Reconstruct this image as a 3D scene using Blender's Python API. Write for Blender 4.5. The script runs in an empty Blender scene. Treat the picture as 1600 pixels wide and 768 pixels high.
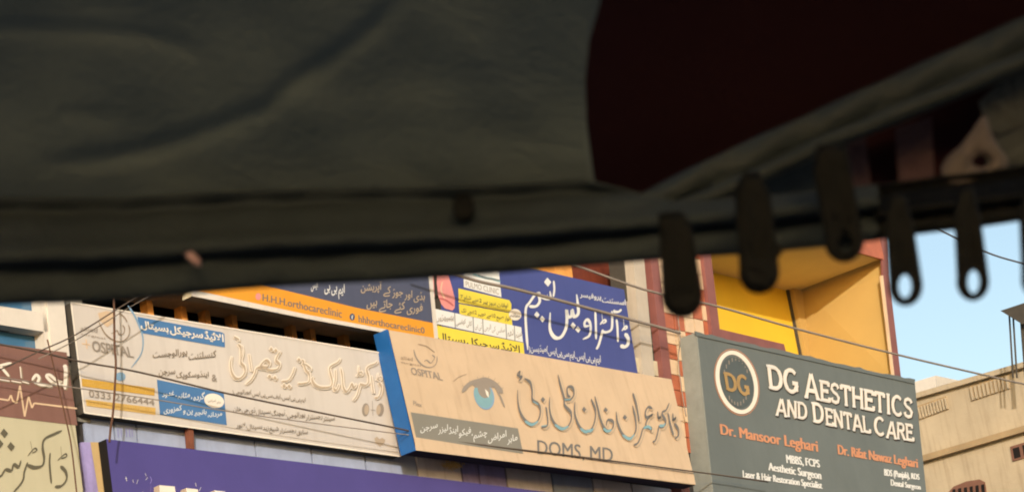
import bpy, bmesh, math, random, unicodedata
from math import sin, cos, tan, radians, pi, sqrt, atan2
from mathutils import Vector
random.seed(7)
SC = bpy.context.scene
COL = SC.collection

# ------------------------------------------------------------ camera, sky, sun, exposure
FPX, PITCH, ROLL, YAW, DIST, EYE = 3500.0, radians(19.24), radians(8.84), radians(39.24), 13.0, 1.6
cam = bpy.data.cameras.new('camera'); camo = bpy.data.objects.new('camera', cam); COL.objects.link(camo)
cam.sensor_width = 36; cam.lens = FPX / 1600 * 36; cam.clip_start = 0.05; cam.clip_end = 5000
camo.location = (0, 0, EYE)
from mathutils import Matrix
camo.rotation_mode = 'XYZ'
_m = Matrix.Rotation(pi / 2 + PITCH, 4, 'X') @ Matrix.Rotation(-ROLL, 4, 'Z')
camo.rotation_euler = _m.to_euler()
cam.dof.use_dof = True; cam.dof.focus_distance = 21; cam.dof.aperture_fstop = 20
SC.camera = camo
U = Vector((sin(YAW), cos(YAW), 0)); N = Vector((cos(YAW), -sin(YAW), 0)); Z = Vector((0, 0, 1)); CAM = Vector((0, 0, EYE))

SUN_EL = radians(12.5); SUN_OFF = radians(46)      # sun low behind the viewer, raking in from the near end of the street
sh = N * cos(SUN_OFF) - U * sin(SUN_OFF)
sd = (sh * cos(SUN_EL) + Z * sin(SUN_EL)).normalized()
w = bpy.data.worlds.new('World'); SC.world = w; w.use_nodes = True
nt = w.node_tree; bg = nt.nodes['Background']
sky = nt.nodes.new('ShaderNodeTexSky'); sky.sky_type = 'NISHITA'; sky.sun_disc = False
sky.sun_elevation = SUN_EL; sky.sun_rotation = atan2(sd.x, sd.y)
sky.dust_density = 2.0; sky.air_density = 1.1; sky.ozone_density = 0.6
nt.links.new(sky.outputs[0], bg.inputs[0]); bg.inputs[1].default_value = 0.15
sl = bpy.data.lights.new('sun', 'SUN'); sl.energy = 2.0; sl.angle = radians(0.6); sl.color = (1.0, 0.94, 0.86)
so = bpy.data.objects.new('sun', sl); COL.objects.link(so); so.rotation_euler = sd.to_track_quat('Z', 'Y').to_euler()
SC.view_settings.view_transform = 'Standard'; SC.view_settings.look = 'None'
SC.view_settings.exposure = 0.6; SC.view_settings.gamma = 1.0; SC.view_settings.use_curve_mapping = False
SC.cycles.filter_width = 2.0

# ------------------------------------------------------------ survey: sight lines and planes of the street
def ray(x, y):
    xr = (x - 800) / FPX; ur = -(y - 384) / FPX
    X = xr * cos(ROLL) + ur * sin(ROLL); u = -xr * sin(ROLL) + ur * cos(ROLL)
    return Vector((X, cos(PITCH) - u * sin(PITCH), sin(PITCH) + u * cos(PITCH)))
def W(u, n, z): return U * u - N * (DIST - n) + Z * z        # street coordinates: along, out from the front, up
class Plane:
    def __init__(s, p, nrm): s.p = p; s.n = nrm.normalized()
    def at(s, x, y, off=0.0):
        d = ray(x, y); p = s.p + s.n * off
        return CAM + d * ((p - CAM).dot(s.n) / d.dot(s.n))
def FP(n): return Plane(W(0, n, 0), N)
def near(x, y, d): return CAM + ray(x, y) * d
def uz(pl, x, y):
    q = pl.at(x, y); return q.dot(U), q.z

# ------------------------------------------------------------ materials
def lin(c):
    if isinstance(c, str):
        c = tuple(int(c[i:i + 2], 16) / 255 for i in (0, 2, 4))
    return tuple(v / 12.92 if v <= 0.04045 else ((v + 0.055) / 1.055) ** 2.4 for v in c)
MATS = {}
def mat(name, c, rough=0.7, var=0.12, scale=3.0, bump=0.0, bscale=60, metal=0.0, streak=0.0, c2=None, spec=0.3, transp=False):
    if name in MATS: return MATS[name]
    m = bpy.data.materials.new(name); m.use_nodes = True; t = m.node_tree; b = t.nodes['Principled BSDF']
    b.inputs['Roughness'].default_value = rough; b.inputs['Metallic'].default_value = metal
    b.inputs['Specular IOR Level'].default_value = spec
    base = lin(c)
    tc = t.nodes.new('ShaderNodeTexCoord')
    nz = t.nodes.new('ShaderNodeTexNoise'); nz.inputs['Scale'].default_value = scale; nz.inputs['Detail'].default_value = 8; nz.inputs['Roughness'].default_value = 0.65
    t.links.new(tc.outputs['Object'], nz.inputs['Vector'])
    rp = t.nodes.new('ShaderNodeMapRange'); rp.inputs[1].default_value = 0.35; rp.inputs[2].default_value = 0.65
    t.links.new(nz.outputs[0], rp.inputs[0])
    mx = t.nodes.new('ShaderNodeMix'); mx.data_type = 'RGBA'
    dk = lin(c2) if c2 else tuple(v * (1 - 1.6 * var) for v in base)
    mx.inputs[6].default_value = (*base, 1); mx.inputs[7].default_value = (*dk, 1)
    sc = t.nodes.new('ShaderNodeMath'); sc.operation = 'MULTIPLY'; sc.inputs[1].default_value = 1.0 if c2 else 0.7
    t.links.new(rp.outputs[0], sc.inputs[0]); t.links.new(sc.outputs[0], mx.inputs[0])
    out = mx.outputs[2]
    if streak:      # rain streaks running down
        mp = t.nodes.new('ShaderNodeMapping'); mp.inputs['Scale'].default_value = (9, 9, 0.8)
        t.links.new(tc.outputs['Object'], mp.inputs[0])
        n2 = t.nodes.new('ShaderNodeTexNoise'); n2.inputs['Scale'].default_value = 1.4; n2.inputs['Detail'].default_value = 6
        t.links.new(mp.outputs[0], n2.inputs['Vector'])
        r2 = t.nodes.new('ShaderNodeMapRange'); r2.inputs[1].default_value = 0.52; r2.inputs[2].default_value = 0.75; r2.inputs[4].default_value = streak
        t.links.new(n2.outputs[0], r2.inputs[0])
        m2 = t.nodes.new('ShaderNodeMix'); m2.data_type = 'RGBA'
        m2.inputs[7].default_value = (base[0] * .42, base[1] * .36, base[2] * .3, 1)
        t.links.new(r2.outputs[0], m2.inputs[0]); t.links.new(out, m2.inputs[6]); out = m2.outputs[2]
    t.links.new(out, b.inputs['Base Color'])
    if bump:
        n3 = t.nodes.new('ShaderNodeTexNoise'); n3.inputs['Scale'].default_value = bscale; n3.inputs['Detail'].default_value = 5
        t.links.new(tc.outputs['Object'], n3.inputs['Vector'])
        bp = t.nodes.new('ShaderNodeBump'); bp.inputs['Strength'].default_value = bump; bp.inputs['Distance'].default_value = 0.02
        t.links.new(n3.outputs[0], bp.inputs['Height']); t.links.new(bp.outputs[0], b.inputs['Normal'])
    MATS[name] = m; return m
M = lambda n: MATS[n]
mat('ground', '8a8378', .95, .2, 2, .4)
mat('asphalt', '3c3b39', .9, .2, 4, .5)
mat('kerb', '8c8880', .9, .2, 4, .3)
mat('cream vinyl', 'c6beb6', .55, .08, 1.2, .35, 2.2, streak=.12)
mat('sand vinyl', 'c6ad90', .6, .09, 2.5, .35, 2.6, streak=.22)
mat('navy vinyl', '4c5064', .5, .08, 2, streak=.1)
mat('blue vinyl', '454d87', .45, .06, 2, streak=.08)
mat('orange vinyl', 'd9932a', .5, .08, 3)
mat('grey vinyl', '676d6b', .5, .12, 1.3, .4, 2.4, streak=.08)
mat('grey cloth', '8a8d86', .8, .18, 3, .3, 12, streak=.2)
mat('blue panel', '205a98', .4, .12, 5, .05, 30)
mat('purple panel', '4d4583', .45, .08, 2, .03, 30)
mat('shade black', '14110f', .8, .2, 4)  # near-black board sides, the shade under the board put into the colour
mat('brown vinyl', '7c5a50', .6, .08, 2, streak=.15)
mat('pale vinyl', 'b5ae93', .6, .05, 2, streak=.06)
mat('white paint', 'cfc7bc', .5, .08, 4, .05, 40, streak=.15)
mat('grey plaster', '85827a', .9, .15, 3, .2, streak=.2)
mat('dark plaster', '4a453e', .9, .2, 3, .2)
mat('slab soffit', 'cabfa4', .9, .25, 5, .3)
mat('wood post', 'e59f52', .7, .25, 6, .2)
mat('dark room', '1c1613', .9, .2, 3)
mat('red brown wood', '6d3526', .6, .25, 3, .1, streak=.3)
mat('tile grey', '9fa9c4', .35, .14, 4, .05, 20, streak=.2)
mat('tile stained', 'd8d0d6', .4, .15, 7, .05, 20, streak=.35)
mat('tile violet', 'a498cc', .4, .25, 6, .05, 20, streak=.4)
mat('grout', '3c3836', .9, .2, 8)
mat('rust', '7a4a38', .8, .3, 9, .2)
mat('tan opening', 'c3a878', .7, .15, 4)
mat('pillar paint', 'b8ac9c', .5, .1, 4, .05, 40, streak=.15)
mat('maroon paint', '85544e', .5, .15, 4)
mat('cream tile', 'd6b998', .35, .12, 6)
mat('orange tile', 'b36648', .35, .2, 6)
mat('yellow paint', 'e3bb38', .7, .05, 2, .05, 60)
mat('ochre ceiling', 'd8c7a4', .8, .05, 2, .05)
mat('ochre wall', 'bd9c5c', .8, .05, 2, .05)
mat('beige plaster', 'b8a78c', .9, .14, 1.0, .2, 20, streak=.35)
mat('beige shade', 'a78f6c', .9, .2, 2, .2)
mat('brick red', '7d5848', .8, .2, 5)
mat('cable', '54483f', .7, .1, 5)
mat('brown cable', '5a3d2c', .7, .2, 5)
mat('grey cable', '8d8278', .7, .1, 5)
mat('glass', '3d6c90', .08, .3, 1.2, spec=.9)
mat('print white', 'd8d7d3', .5, .03, 4)
mat('print pale', 'e0d6c8', .5, .03, 4)
mat('print emboss', 'b09e88', .5, .05, 4)
mat('print grey', '6d6a66', .5, .05, 4)
mat('print mid grey', '8f8478', .5, .05, 4)
mat('print dark', '3a3430', .5, .05, 4)
mat('print olive', '5d5746', .5, .05, 4)
mat('print brown2', '7d705f', .5, .05, 4)
mat('print brown', '8c7a66', .5, .05, 4)
mat('print blue', '4a74a2', .5, .08, 4)
mat('print light blue', '7d9bb4', .5, .08, 4)
mat('print pink', 'd98d88', .5, .1, 6)
mat('print dark pink', 'b5625f', .5, .1, 6)
mat('print yellow', 'dcc845', .5, .05, 4)
mat('print mustard', 'c2983f', .5, .08, 8)
mat('print dull mustard', 'c9a45c', .5, .08, 8)
mat('print cyan', '7ba0a8', .5, .08, 8)
mat('print box grey', '7f7b70', .5, .06, 4)
mat('print orange', 'c88a66', .5, .06, 4)
mat('print gold', 'aa8a58', .4, .2, 8)
mat('print slate', '535a5a', .5, .1, 6)
mat('print lavender', '8a7fc4', .5, .1, 6)
mat('straw', 'f2cc86', .9, .3, 20)
mat('hood lining', '8a999f', .9, .12, 5, .12, 200, spec=.1)
mat('hood hem', '414a52', .85, .2, 9, .2, 160, spec=.15)
mat('hood strip', '3b444a', .6, .2, 12, .2, 160, spec=.3)
mat('hood maroon', '3a2228', .95, .2, 5, .1, 240, spec=.05)
mat('dusky maroon', '604d56', .9, .2, 9, .4, 200, spec=.1)
mat("blue grey cloth", "55595c", .9, .2, 9, .4, 200, spec=.1)
mat('rubber', '121418', .6, .2, 20, .3, 150, spec=.15)
mat('dull metal', '6c6364', .45, .25, 30, .3, 120, metal=.1)
mat('tear light', 'c9a5ad', .6, .4, 120)

# ------------------------------------------------------------ objects
WL = {}
def wloc(o): return WL.get(o.name, Vector((0, 0, 0))) if o else Vector((0, 0, 0))
def thing(name, label, cat, loc, group=None):
    o = bpy.data.objects.new(name, None); COL.objects.link(o); o.location = loc; WL[o.name] = Vector(loc)
    o['label'] = label; o['category'] = cat
    if group: o['group'] = group
    return o
class MB:
    def __init__(s): s.v = []; s.f = []; s.m = []; s.names = []
    def add(s, vs, fs, m):
        if m not in s.names: s.names.append(m)
        k = s.names.index(m); b = len(s.v)
        s.v += [Vector(p) for p in vs]
        for f in fs: s.f.append(tuple(i + b for i in f)); s.m.append(k)
        return s
    def prism(s, front, dv, m, msides=None):      # front polygon pushed back by dv
        n = len(front); vs = list(front) + [p + dv for p in front]
        s.add(vs, [tuple(range(n)), tuple(range(2 * n - 1, n - 1, -1))], m)
        s.add(vs, [(i, i + n, (i + 1) % n + n, (i + 1) % n) for i in range(n)], msides or m); return s
    def box(s, u0, u1, n0, n1, z0, z1, m):
        c = [W(u, n, z) for z in (z0, z1) for (u, n) in ((u0, n0), (u1, n0), (u1, n1), (u0, n1))]
        s.add(c, [(0, 1, 2, 3), (7, 6, 5, 4), (0, 4, 5, 1), (1, 5, 6, 2), (2, 6, 7, 3), (3, 7, 4, 0)], m); return s
    def tube(s, pts, r, m, seg=8):
        vs = []; fs = []
        for i, p in enumerate(pts):
            t = (pts[min(i + 1, len(pts) - 1)] - pts[max(i - 1, 0)]).normalized()
            a = t.cross(Z if abs(t.z) < .9 else Vector((1, 0, 0))).normalized(); b = t.cross(a)
            for k in range(seg): vs.append(p + (a * cos(2 * pi * k / seg) + b * sin(2 * pi * k / seg)) * r)
        for i in range(len(pts) - 1):
            for k in range(seg): fs.append((i * seg + k, i * seg + (k + 1) % seg, (i + 1) * seg + (k + 1) % seg, (i + 1) * seg + k))
        fs += [tuple(range(seg)), tuple((len(pts) - 1) * seg + k for k in range(seg))]
        s.add(vs, fs, m); return s
    def build(s, name, parent=None, smooth=False, fix=True):
        me = bpy.data.meshes.new(name); o0 = wloc(parent)
        pw = o0
        me.from_pydata([p - pw for p in s.v], [], s.f)
        for n in s.names: me.materials.append(MATS[n])
        me.polygons.foreach_set('material_index', s.m)
        if smooth: me.polygons.foreach_set('use_smooth', [True] * len(s.f))
        me.update()
        if fix:
            bm = bmesh.new(); bm.from_mesh(me); bmesh.ops.recalc_face_normals(bm, faces=bm.faces); bm.to_mesh(me); bm.free()
        o = bpy.data.objects.new(name, me); COL.objects.link(o); o.parent = parent
        WL[o.name] = pw          # child sits at its parent's origin
        return o
def Q(pl, pts, off=0.0): return [pl.at(x, y, off) for x, y in pts]
def tag(o, label, cat, group=None):
    o['label'] = label; o['category'] = cat
    if group: o['group'] = group
    return o

# ------------------------------------------------------------ writing: pen strokes and letters laid flat on a sign
LAY = [0]
def lay(): LAY[0] += 1; return 0.004 + 0.00004 * (LAY[0] % 90)
def smooth_path(pts, sub=6):
    pts = [tuple(p) if len(p) > 2 else (p[0], p[1], 1.0) for p in pts]
    if len(pts) < 3: sub = 1
    out = []
    for i in range(len(pts) - 1):
        p0 = pts[max(i - 1, 0)]; p1 = pts[i]; p2 = pts[i + 1]; p3 = pts[min(i + 2, len(pts) - 1)]
        for k in range(sub):
            t = k / sub
            out.append(tuple(.5 * ((2 * p1[j]) + (-p0[j] + p2[j]) * t + (2 * p0[j] - 5 * p1[j] + 4 * p2[j] - p3[j]) * t * t + (-p0[j] + 3 * p1[j] - 3 * p2[j] + p3[j]) * t ** 3) for j in range(3)))
    out.append(pts[-1]); return out
def stroke(mb, pl, pts, wd, m, nib=None, mn=0.35, off=0.0, sub=6, taper=True, grow=0.0):
    """one pen stroke; wd = nib width in the sign's drawing units; nib angle in degrees gives the broad-pen modulation"""
    p = smooth_path(pts, sub); n = len(p); L = []; R = []; base = lay() + off
    for i, (x, y, k) in enumerate(p):
        a = p[max(i - 1, 0)]; b = p[min(i + 1, n - 1)]; dx, dy = b[0] - a[0], b[1] - a[1]; l = sqrt(dx * dx + dy * dy) or 1
        dx /= l; dy /= l; ww = wd * k
        if nib is not None:
            nx, ny = cos(radians(nib)), -sin(radians(nib))
            ww *= max(mn, abs(dx * ny - dy * nx))
        if taper: ww *= min(1, .35 + i / max(2, n * .12), .35 + (n - 1 - i) / max(2, n * .12))
        h = ww / 2 + grow
        L.append(pl.at(x - dy * h, y + dx * h, base)); R.append(pl.at(x + dy * h, y - dx * h, base))
    mb.add(L + R, [(i, i + 1, n + i + 1, n + i) for i in range(n - 1)], m)
def T(pts, o, s): return [((q[0] / s + o[0]), (q[1] / s + o[1])) + tuple(q[2:]) for q in pts]
def poly(mb, pl, pts, m, off=0.0): mb.add([pl.at(x, y, lay() * 0 + .0035 + off) for x, y in pts], [tuple(range(len(pts)))], m)
def ellipse(cx, cy, a, b, rot=0, n=28, a0=0, a1=360, close=False):
    r = radians(rot); out = []
    for i in range(n + (0 if a1 - a0 == 360 and not close else 1)):
        t = radians(a0 + (a1 - a0) * i / n); x, y = a * cos(t), b * sin(t)
        out.append((cx + x * cos(r) - y * sin(r), cy + x * sin(r) + y * cos(r)))
    return out
def diamond(mb, pl, x, y, s, m, off=0.0, g=0.0):
    s += g; mb.add(Q(pl, [(x - s * .5, y), (x - s * .05, y - s * .62), (x + s * .5, y), (x + s * .05, y + s * .62)], lay() + off), [(0, 1, 2, 3)], m)

FORMS = {}
for cp in range(0xFB50, 0xFEFD):
    d = unicodedata.decomposition(chr(cp)).split()
    if len(d) >= 2 and d[0] in ('<isolated>', '<final>', '<initial>', '<medial>'):
        FORMS.setdefault(''.join(chr(int(h, 16)) for h in d[1:]), {})[d[0][1:-1]] = chr(cp)
def shape(word):
    out = []; i = 0; prev = False
    while i < len(word):
        c = word[i]; k = word[i:i + 2]
        if k == '\u0644\u0627': c = k; i += 1
        i += 1
        F = FORMS.get(c)
        if not F: out.append(c); prev = False; continue
        nxt = i < len(word) and word[i] in FORMS and 'final' in FORMS[word[i]] and 'initial' in F
        if prev and nxt: g = F.get('medial', F.get('final', c))
        elif prev: g = F.get('final', F.get('isolated', c))
        elif nxt: g = F.get('initial', c)
        else: g = F.get('isolated', c)
        out.append(g); prev = nxt
    return ''.join(reversed(out))
GC = {}
def glyphs(s, bold=0.0):
    if (s, bold) in GC: return GC[(s, bold)]
    c = bpy.data.curves.new('t', 'FONT'); c.body = s; c.resolution_u = 3; c.offset = bold
    o = bpy.data.objects.new('t', c); COL.objects.link(o)
    me = bpy.data.meshes.new_from_object(o.evaluated_get(bpy.context.evaluated_depsgraph_get()))
    r = ([(v.co.x, v.co.y) for v in me.vertices], [tuple(p.vertices) for p in me.polygons])
    bpy.data.objects.remove(o); bpy.data.curves.remove(c); bpy.data.meshes.remove(me)
    GC[(s, bold)] = r; return r
def put(mb, pl, vs, fs, quad, m, off=0.0, box=None):
    x0, x1, y0, y1 = box or (min(v[0] for v in vs), max(v[0] for v in vs), min(v[1] for v in vs), max(v[1] for v in vs))
    (ax, ay), (bx, by), (cx, cy), (dx, dy) = quad; o = lay() + off; out = []
    for x, y in vs:
        s = (x - x0) / (x1 - x0); t = (y1 - y) / (y1 - y0)
        X = (ax * (1 - s) + bx * s) * (1 - t) + (dx * (1 - s) + cx * s) * t; Y = (ay * (1 - s) + by * s) * (1 - t) + (dy * (1 - s) + cy * s) * t
        out.append(pl.at(X, Y, o))
    mb.add(out, fs, m)
def latin(mb, pl, s, quad, m, bold=0.0, off=0.0):
    vs, fs = glyphs(s, 0.0); h = abs(quad[3][1] - quad[0][1])
    for d in ((-1, 1) if bold <= .015 else (-1, 0, 1)):       # heavier weight by overprinting a hair to either side
        e = d * bold * h * 1.3; put(mb, pl, vs, fs, [(x + e, y + e * .15) for x, y in quad], m, off)
        if bold == 0: break
def urdu(mb, pl, s, quad, m, bold=0.01, slope=0.0, gap=.22, off=0.0):
    X = 0; V = []; F = []
    for wd in s.split():
        t = wd if wd.isascii() else shape(wd)
        vs, fs = glyphs(t, bold)
        if not vs: continue
        a = min(v[0] for v in vs); b = max(v[0] for v in vs); k = len(V)
        X -= (b - a); mid = (a + b) / 2
        V += [(x - a + X, y + (slope * (x - mid) if slope else 0)) for x, y in vs]; F += [tuple(i + k for i in f) for f in fs]
        X -= gap
    put(mb, pl, V, F, quad, m, off)
# engraved capitals: heavy strokes with small slab feet
def arc(cx, cy, a, b, t0, t1, n=14): return [(cx + a * cos(radians(t0 + (t1 - t0) * i / n)), cy + b * sin(radians(t0 + (t1 - t0) * i / n))) for i in range(n + 1)]
CAPS = {
 'A': (1.0, [[(.06, 0), (.46, 1)], [(.94, 0), (.54, 1)], [(.24, .3), (.76, .3)]], [(.06, 0), (.94, 0)]),
 'C': (.92, [arc(.5, .5, .42, .46, 45, 318, 20)], []),
 'D': (.95, [[(.12, 0), (.12, 1)], [(.1, .94), (.4, .94)] + arc(.4, .5, .46, .44, 88, -88, 14) + [(.1, .06)]], [(.1, 0.04), (.1, .96)]),
 'E': (.8, [[(.14, 0), (.14, 1)], [(.1, .94), (.78, .94)], [(.1, .06), (.82, .06)], [(.14, .52), (.62, .52)], [(.75, .98), (.75, .76)], [(.79, .24), (.79, .02)], [(.6, .62), (.6, .42)]], [(.1, .03), (.1, .97)]),
 'G': (1.0, [arc(.5, .5, .42, .46, 45, 345, 20), [(.58, .42), (.98, .42)], [(.86, .42), (.86, .08)]], []),
 'H': (.98, [[(.14, 0), (.14, 1)], [(.84, 0), (.84, 1)], [(.14, .52), (.84, .52)]], [(.14, .03), (.14, .97), (.84, .03), (.84, .97)]),
 'I': (.42, [[(.21, 0), (.21, 1)]], [(.21, .03), (.21, .97)]),
 'L': (.78, [[(.14, 0), (.14, 1)], [(.1, .06), (.76, .06)], [(.74, .26), (.74, .02)]], [(.14, .03), (.14, .97)]),
 'N': (1.0, [[(.13, 0), (.13, 1)], [(.13, 1), (.85, 0)], [(.86, 0), (.86, 1)]], [(.13, .03), (.13, .97), (.86, .97)]),
 'R': (.92, [[(.14, 0), (.14, 1)], [(.1, .94), (.5, .94)] + arc(.52, .73, .26, .21, 88, -88, 10) + [(.14, .52)], [(.48, .5), (.86, 0)]], [(.14, .03), (.14, .97), (.86, .03)]),
 'S': (.8, [[(.7, .76), (.62, .9), (.4, .95), (.16, .86), (.12, .7), (.26, .56), (.55, .46), (.7, .3), (.64, .12), (.4, .05), (.16, .1), (.1, .26)]], []),
 'T': (.88, [[(.44, 0), (.44, 1)], [(.04, .94), (.84, .94)], [(.06, .98), (.06, .76)], [(.82, .98), (.82, .76)]], [(.44, .03)]),
}
def caps(mb, pl, s, quad, m, wd=.2, grow=0.0, off=0.0, shade=None):
    X = 0; segs = []
    for c in s:
        adv, st, feet = CAPS[c]
        for p in st: segs.append([(x + X, y) for x, y in p])
        for fx, fy in feet: segs.append([(fx + X - .15, fy), (fx + X + .15, fy), 'f'])
        X += adv + .1
    X -= .1
    (ax, ay), (bx, by), (cx, cy), (dx, dy) = quad
    def mp(x, y, o):
        u = x / X; t = 1 - y
        return pl.at((ax * (1 - u) + bx * u) * (1 - t) + (dx * (1 - u) + cx * u) * t, (ay * (1 - u) + by * u) * (1 - t) + (dy * (1 - u) + cy * u) * t, o)
    for p in segs:
        foot = p[-1] == 'f'; p = p[:-1] if foot else p
        h = (.035 if foot else wd / 2) + grow; n = len(p); L = []; R = []; o = lay() + off
        for i in range(n):
            a = p[max(i - 1, 0)]; b = p[min(i + 1, n - 1)]; ex, ey = b[0] - a[0], b[1] - a[1]; l = sqrt(ex * ex + ey * ey); ex /= l; ey /= l
            hh = h * (.72 if abs(ex) > .7 and not foot else 1)
            L.append(mp(p[i][0] - ey * hh, p[i][1] + ex * hh, o)); R.append(mp(p[i][0] + ey * hh, p[i][1] - ex * hh, o))
        mb.add(L + R, [(i, i + 1, n + i + 1, n + i) for i in range(n - 1)], m)

# ------------------------------------------------------------ the setting
def sheet(name, pts, m):
    mb = MB().add(pts, [tuple(range(len(pts)))], m); o = mb.build(name); o['kind'] = 'structure'; return o
sheet('ground', [Vector((-900, -900, 0)), Vector((900, -900, 0)), Vector((900, 900, 0)), Vector((-900, 900, 0))], 'ground')
sheet('road', [W(u, n, .004) for u, n in ((-200, 2.6), (300, 2.6), (300, 16), (-200, 16))], 'asphalt')
pv = MB().box(-60, 31, .1, 2.5, -.02, .13, 'ground').box(-60, 31, 2.502, 2.6, -.02, .14, 'kerb').build('pavement'); pv['kind'] = 'structure'

F0 = FP(0.0); Fw = FP(-.15)
# ------------------------------------------------------------ left building: window bay and pilasters
lb = thing('side_building', 'plastered building end with white framed blue window beside the cream board', 'building', W(9, -.2, 0))
MB().box(2, 10.42, -3, -.22, 0, 5.75, 'grey plaster').box(2, 9.3, -3, -.22, 5.75, 6.94, 'grey plaster').box(2, 10.42, -3, -.22, 8.2, 11, 'grey plaster').build('wall', lb)
MB().prism(Q(F0, [(70, 440), (97, 440), (109, 556), (82, 552)]), -N * .35, 'white paint').build('pilaster', lb)
MB().prism(Q(FP(-.08), [(92, 440), (126, 440), (142, 660), (112, 656)]), -N * .35, 'grey plaster').build('pilaster', lb)  # grey slab standing for the pilaster's shaded side, shade in its colour
wf = MB()
for q in ([(-60, 468), (72, 489), (76, 519), (-60, 497)], [(-60, 400), (66, 422), (68, 436), (-60, 414)], [(60, 430), (70, 431), (82, 552), (72, 550)]):
    wf.prism(Q(FP(-.02), q), -N * .12, 'white paint')
wf = wf.build('window_frame', lb)
MB().prism(Q(FP(-.14), [(-60, 405), (70, 425), (75, 495), (-60, 472)]), -N * .02, 'glass').build('pane', wf)
MB().prism(Q(FP(-.14), [(-60, 500), (76, 521), (82, 556), (-60, 548)]), -N * .02, 'glass').build('pane', wf)
MB().prism(Q(FP(-.12), [(-60, 497.5), (76, 519.5), (77, 526), (-60, 507)]), -N * .015, 'dark plaster').build('dark_line', wf)  # dark line along the top of the lower pane

# ------------------------------------------------------------ clinic building: tiled parapet, open gallery, slab, upper storey
cb = thing('clinic_building', 'long clinic block with tiled parapet and dark open gallery behind the signs', 'building', W(14, -.2, 0))
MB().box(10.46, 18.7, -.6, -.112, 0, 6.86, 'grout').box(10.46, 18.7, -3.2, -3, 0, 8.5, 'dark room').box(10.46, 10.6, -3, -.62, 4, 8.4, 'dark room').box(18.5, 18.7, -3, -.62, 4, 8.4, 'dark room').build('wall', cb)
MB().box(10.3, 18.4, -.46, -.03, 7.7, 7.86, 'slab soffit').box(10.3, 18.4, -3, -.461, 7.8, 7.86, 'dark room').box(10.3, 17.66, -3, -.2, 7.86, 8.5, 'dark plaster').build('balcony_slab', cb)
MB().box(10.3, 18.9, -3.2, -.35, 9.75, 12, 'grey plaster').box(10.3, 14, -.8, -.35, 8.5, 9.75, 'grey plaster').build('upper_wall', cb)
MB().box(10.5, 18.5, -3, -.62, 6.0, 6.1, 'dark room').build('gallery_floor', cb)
gp = FP(-.36)
for x0, x1, x2, x3 in ((228, 237, 233, 224), (282, 290, 291, 283), (319, 327, 329, 321), (361, 369, 371, 363), (454, 462, 463, 455), (484, 492, 494, 486), (537, 545, 547, 539)):
    yt = 463 + (x0 - 228) * .19; yb = yt + 62
    MB().prism(Q(gp, [(x0, yt), (x1, yt + 1), (x1 + 8, yb), (x0 + 8, yb)]), -N * .09, 'wood post').build('post', cb)
# small things glimpsed on the gallery
MB().prism(Q(FP(-1.6), [(566, 528), (580, 530), (585, 556), (570, 554)]), -N * .3, 'grey plaster').build('gallery_shelf', cb)
# parapet tiles: top edge follows the sign, bottom edge the violet fascia
def topy(x): return 648 + (x - 132) * .1367
def boty(x): return 681 + (x - 150) * .1195
joints = [128, 176, 211, 298, 396, 484, 568, 649, 719, 746, 789, 861, 925, 986, 1050, 1110]
cols = ['tile grey'] * 7 + ['tile stained', 'tile violet', 'tile violet', 'tile stained', 'tile grey', 'tile stained', 'tile stained', 'tile grey']
for i in range(len(joints) - 1):
    a, b = joints[i] + 1.5, joints[i + 1] - 1.5; d = random.uniform(-.006, .006)
    MB().prism(Q(FP(-.088 + d), [(a, topy(a) - 10), (b, topy(b) - 10), (b + 5, boty(b) + 6 if a > 160 else boty(b) + 10), (a + 5, boty(a) + 6 if a > 160 else 690)]), -N * .03, cols[i]).build('tile', cb)
MB().prism(Q(FP(-.08), [(127, 690), (141, 690), (157, 790), (134, 790)]), -N * .06, 'tile violet').build('corner_strip', cb)
MB().prism(Q(FP(-.09), [(141, 690), (170, 690), (184, 800), (157, 800)]), -N * .02, 'tan opening').build('opening_fill', cb)  # tan sheet added to stand in for the opening behind the fascia edge

# upper opening above the navy sign
MB().prism(Q(FP(-.5), [(885, 380), (985, 402), (1000, 480), (900, 460)]), -N * .05, 'red brown wood').build('shutter', cb)
MB().prism(Q(FP(-.12), [(862, 385), (889, 390), (897, 446), (870, 441)]), -N * .2, 'wood post').build('post', cb)
MB().prism(Q(FP(-.1), [(973, 395), (989, 398), (1009, 600), (994, 597)]), -N * .2, 'dark plaster').build('jamb', cb)

pb = thing('white_pillar', 'slim white painted pillar with dark grooves right of the navy sign', 'pillar', W(18.2, 0, 0))
MB().prism(Q(FP(.02), [(988, 385), (1005, 388), (1024, 600), (1006, 597)]), -N * .3, 'pillar paint').build('pillar_shaft', pb)
MB().prism(Q(FP(-.06), [(1005, 388), (1014, 390), (1035, 602), (1024, 600)]), -N * .2, 'dark plaster').build('groove', pb)
MB().prism(Q(FP(-.02), [(1014, 390), (1017, 391), (1039, 603), (1036, 602)]), -N * .2, 'pillar paint').build('edge_strip', pb)

# ------------------------------------------------------------ balcony building: mosaic column and yellow recess
bb = thing('balcony_building', 'yellow painted block with deep balcony recess and orange mosaic column', 'building', W(21, -.5, 0))
def col(name, x0, x1, x2, x3, n, m, par):       # a tall band: x at y=406 and x at y=600
    return MB().prism(Q(FP(n), [(x0 - 6, 366), (x1 - 6, 366), (x3, 600), (x3 + 32, 800), (x2 + 32, 800), (x2, 600)]), -N * .3, m).build(name, par)
col('pilaster_edge', 1018, 1030, 1038, 1051, .03, 'maroon paint', bb)
col('pilaster_edge', 1101, 1113, 1122, 1135, .03, 'maroon paint', bb)
col('mosaic_backing', 1030, 1101, 1051, 1122, -.04, 'grout', bb)
pat = ["oocoo", "coocc", "ccooc", "cocoo", "cccoc", "oocco", "ccocc", "ococc", "cooco", "occcc", "ooccc", "ccooc", "cocco", "coocc"]
rowy = [366 + 24 * i for i in range(15)]
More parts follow.
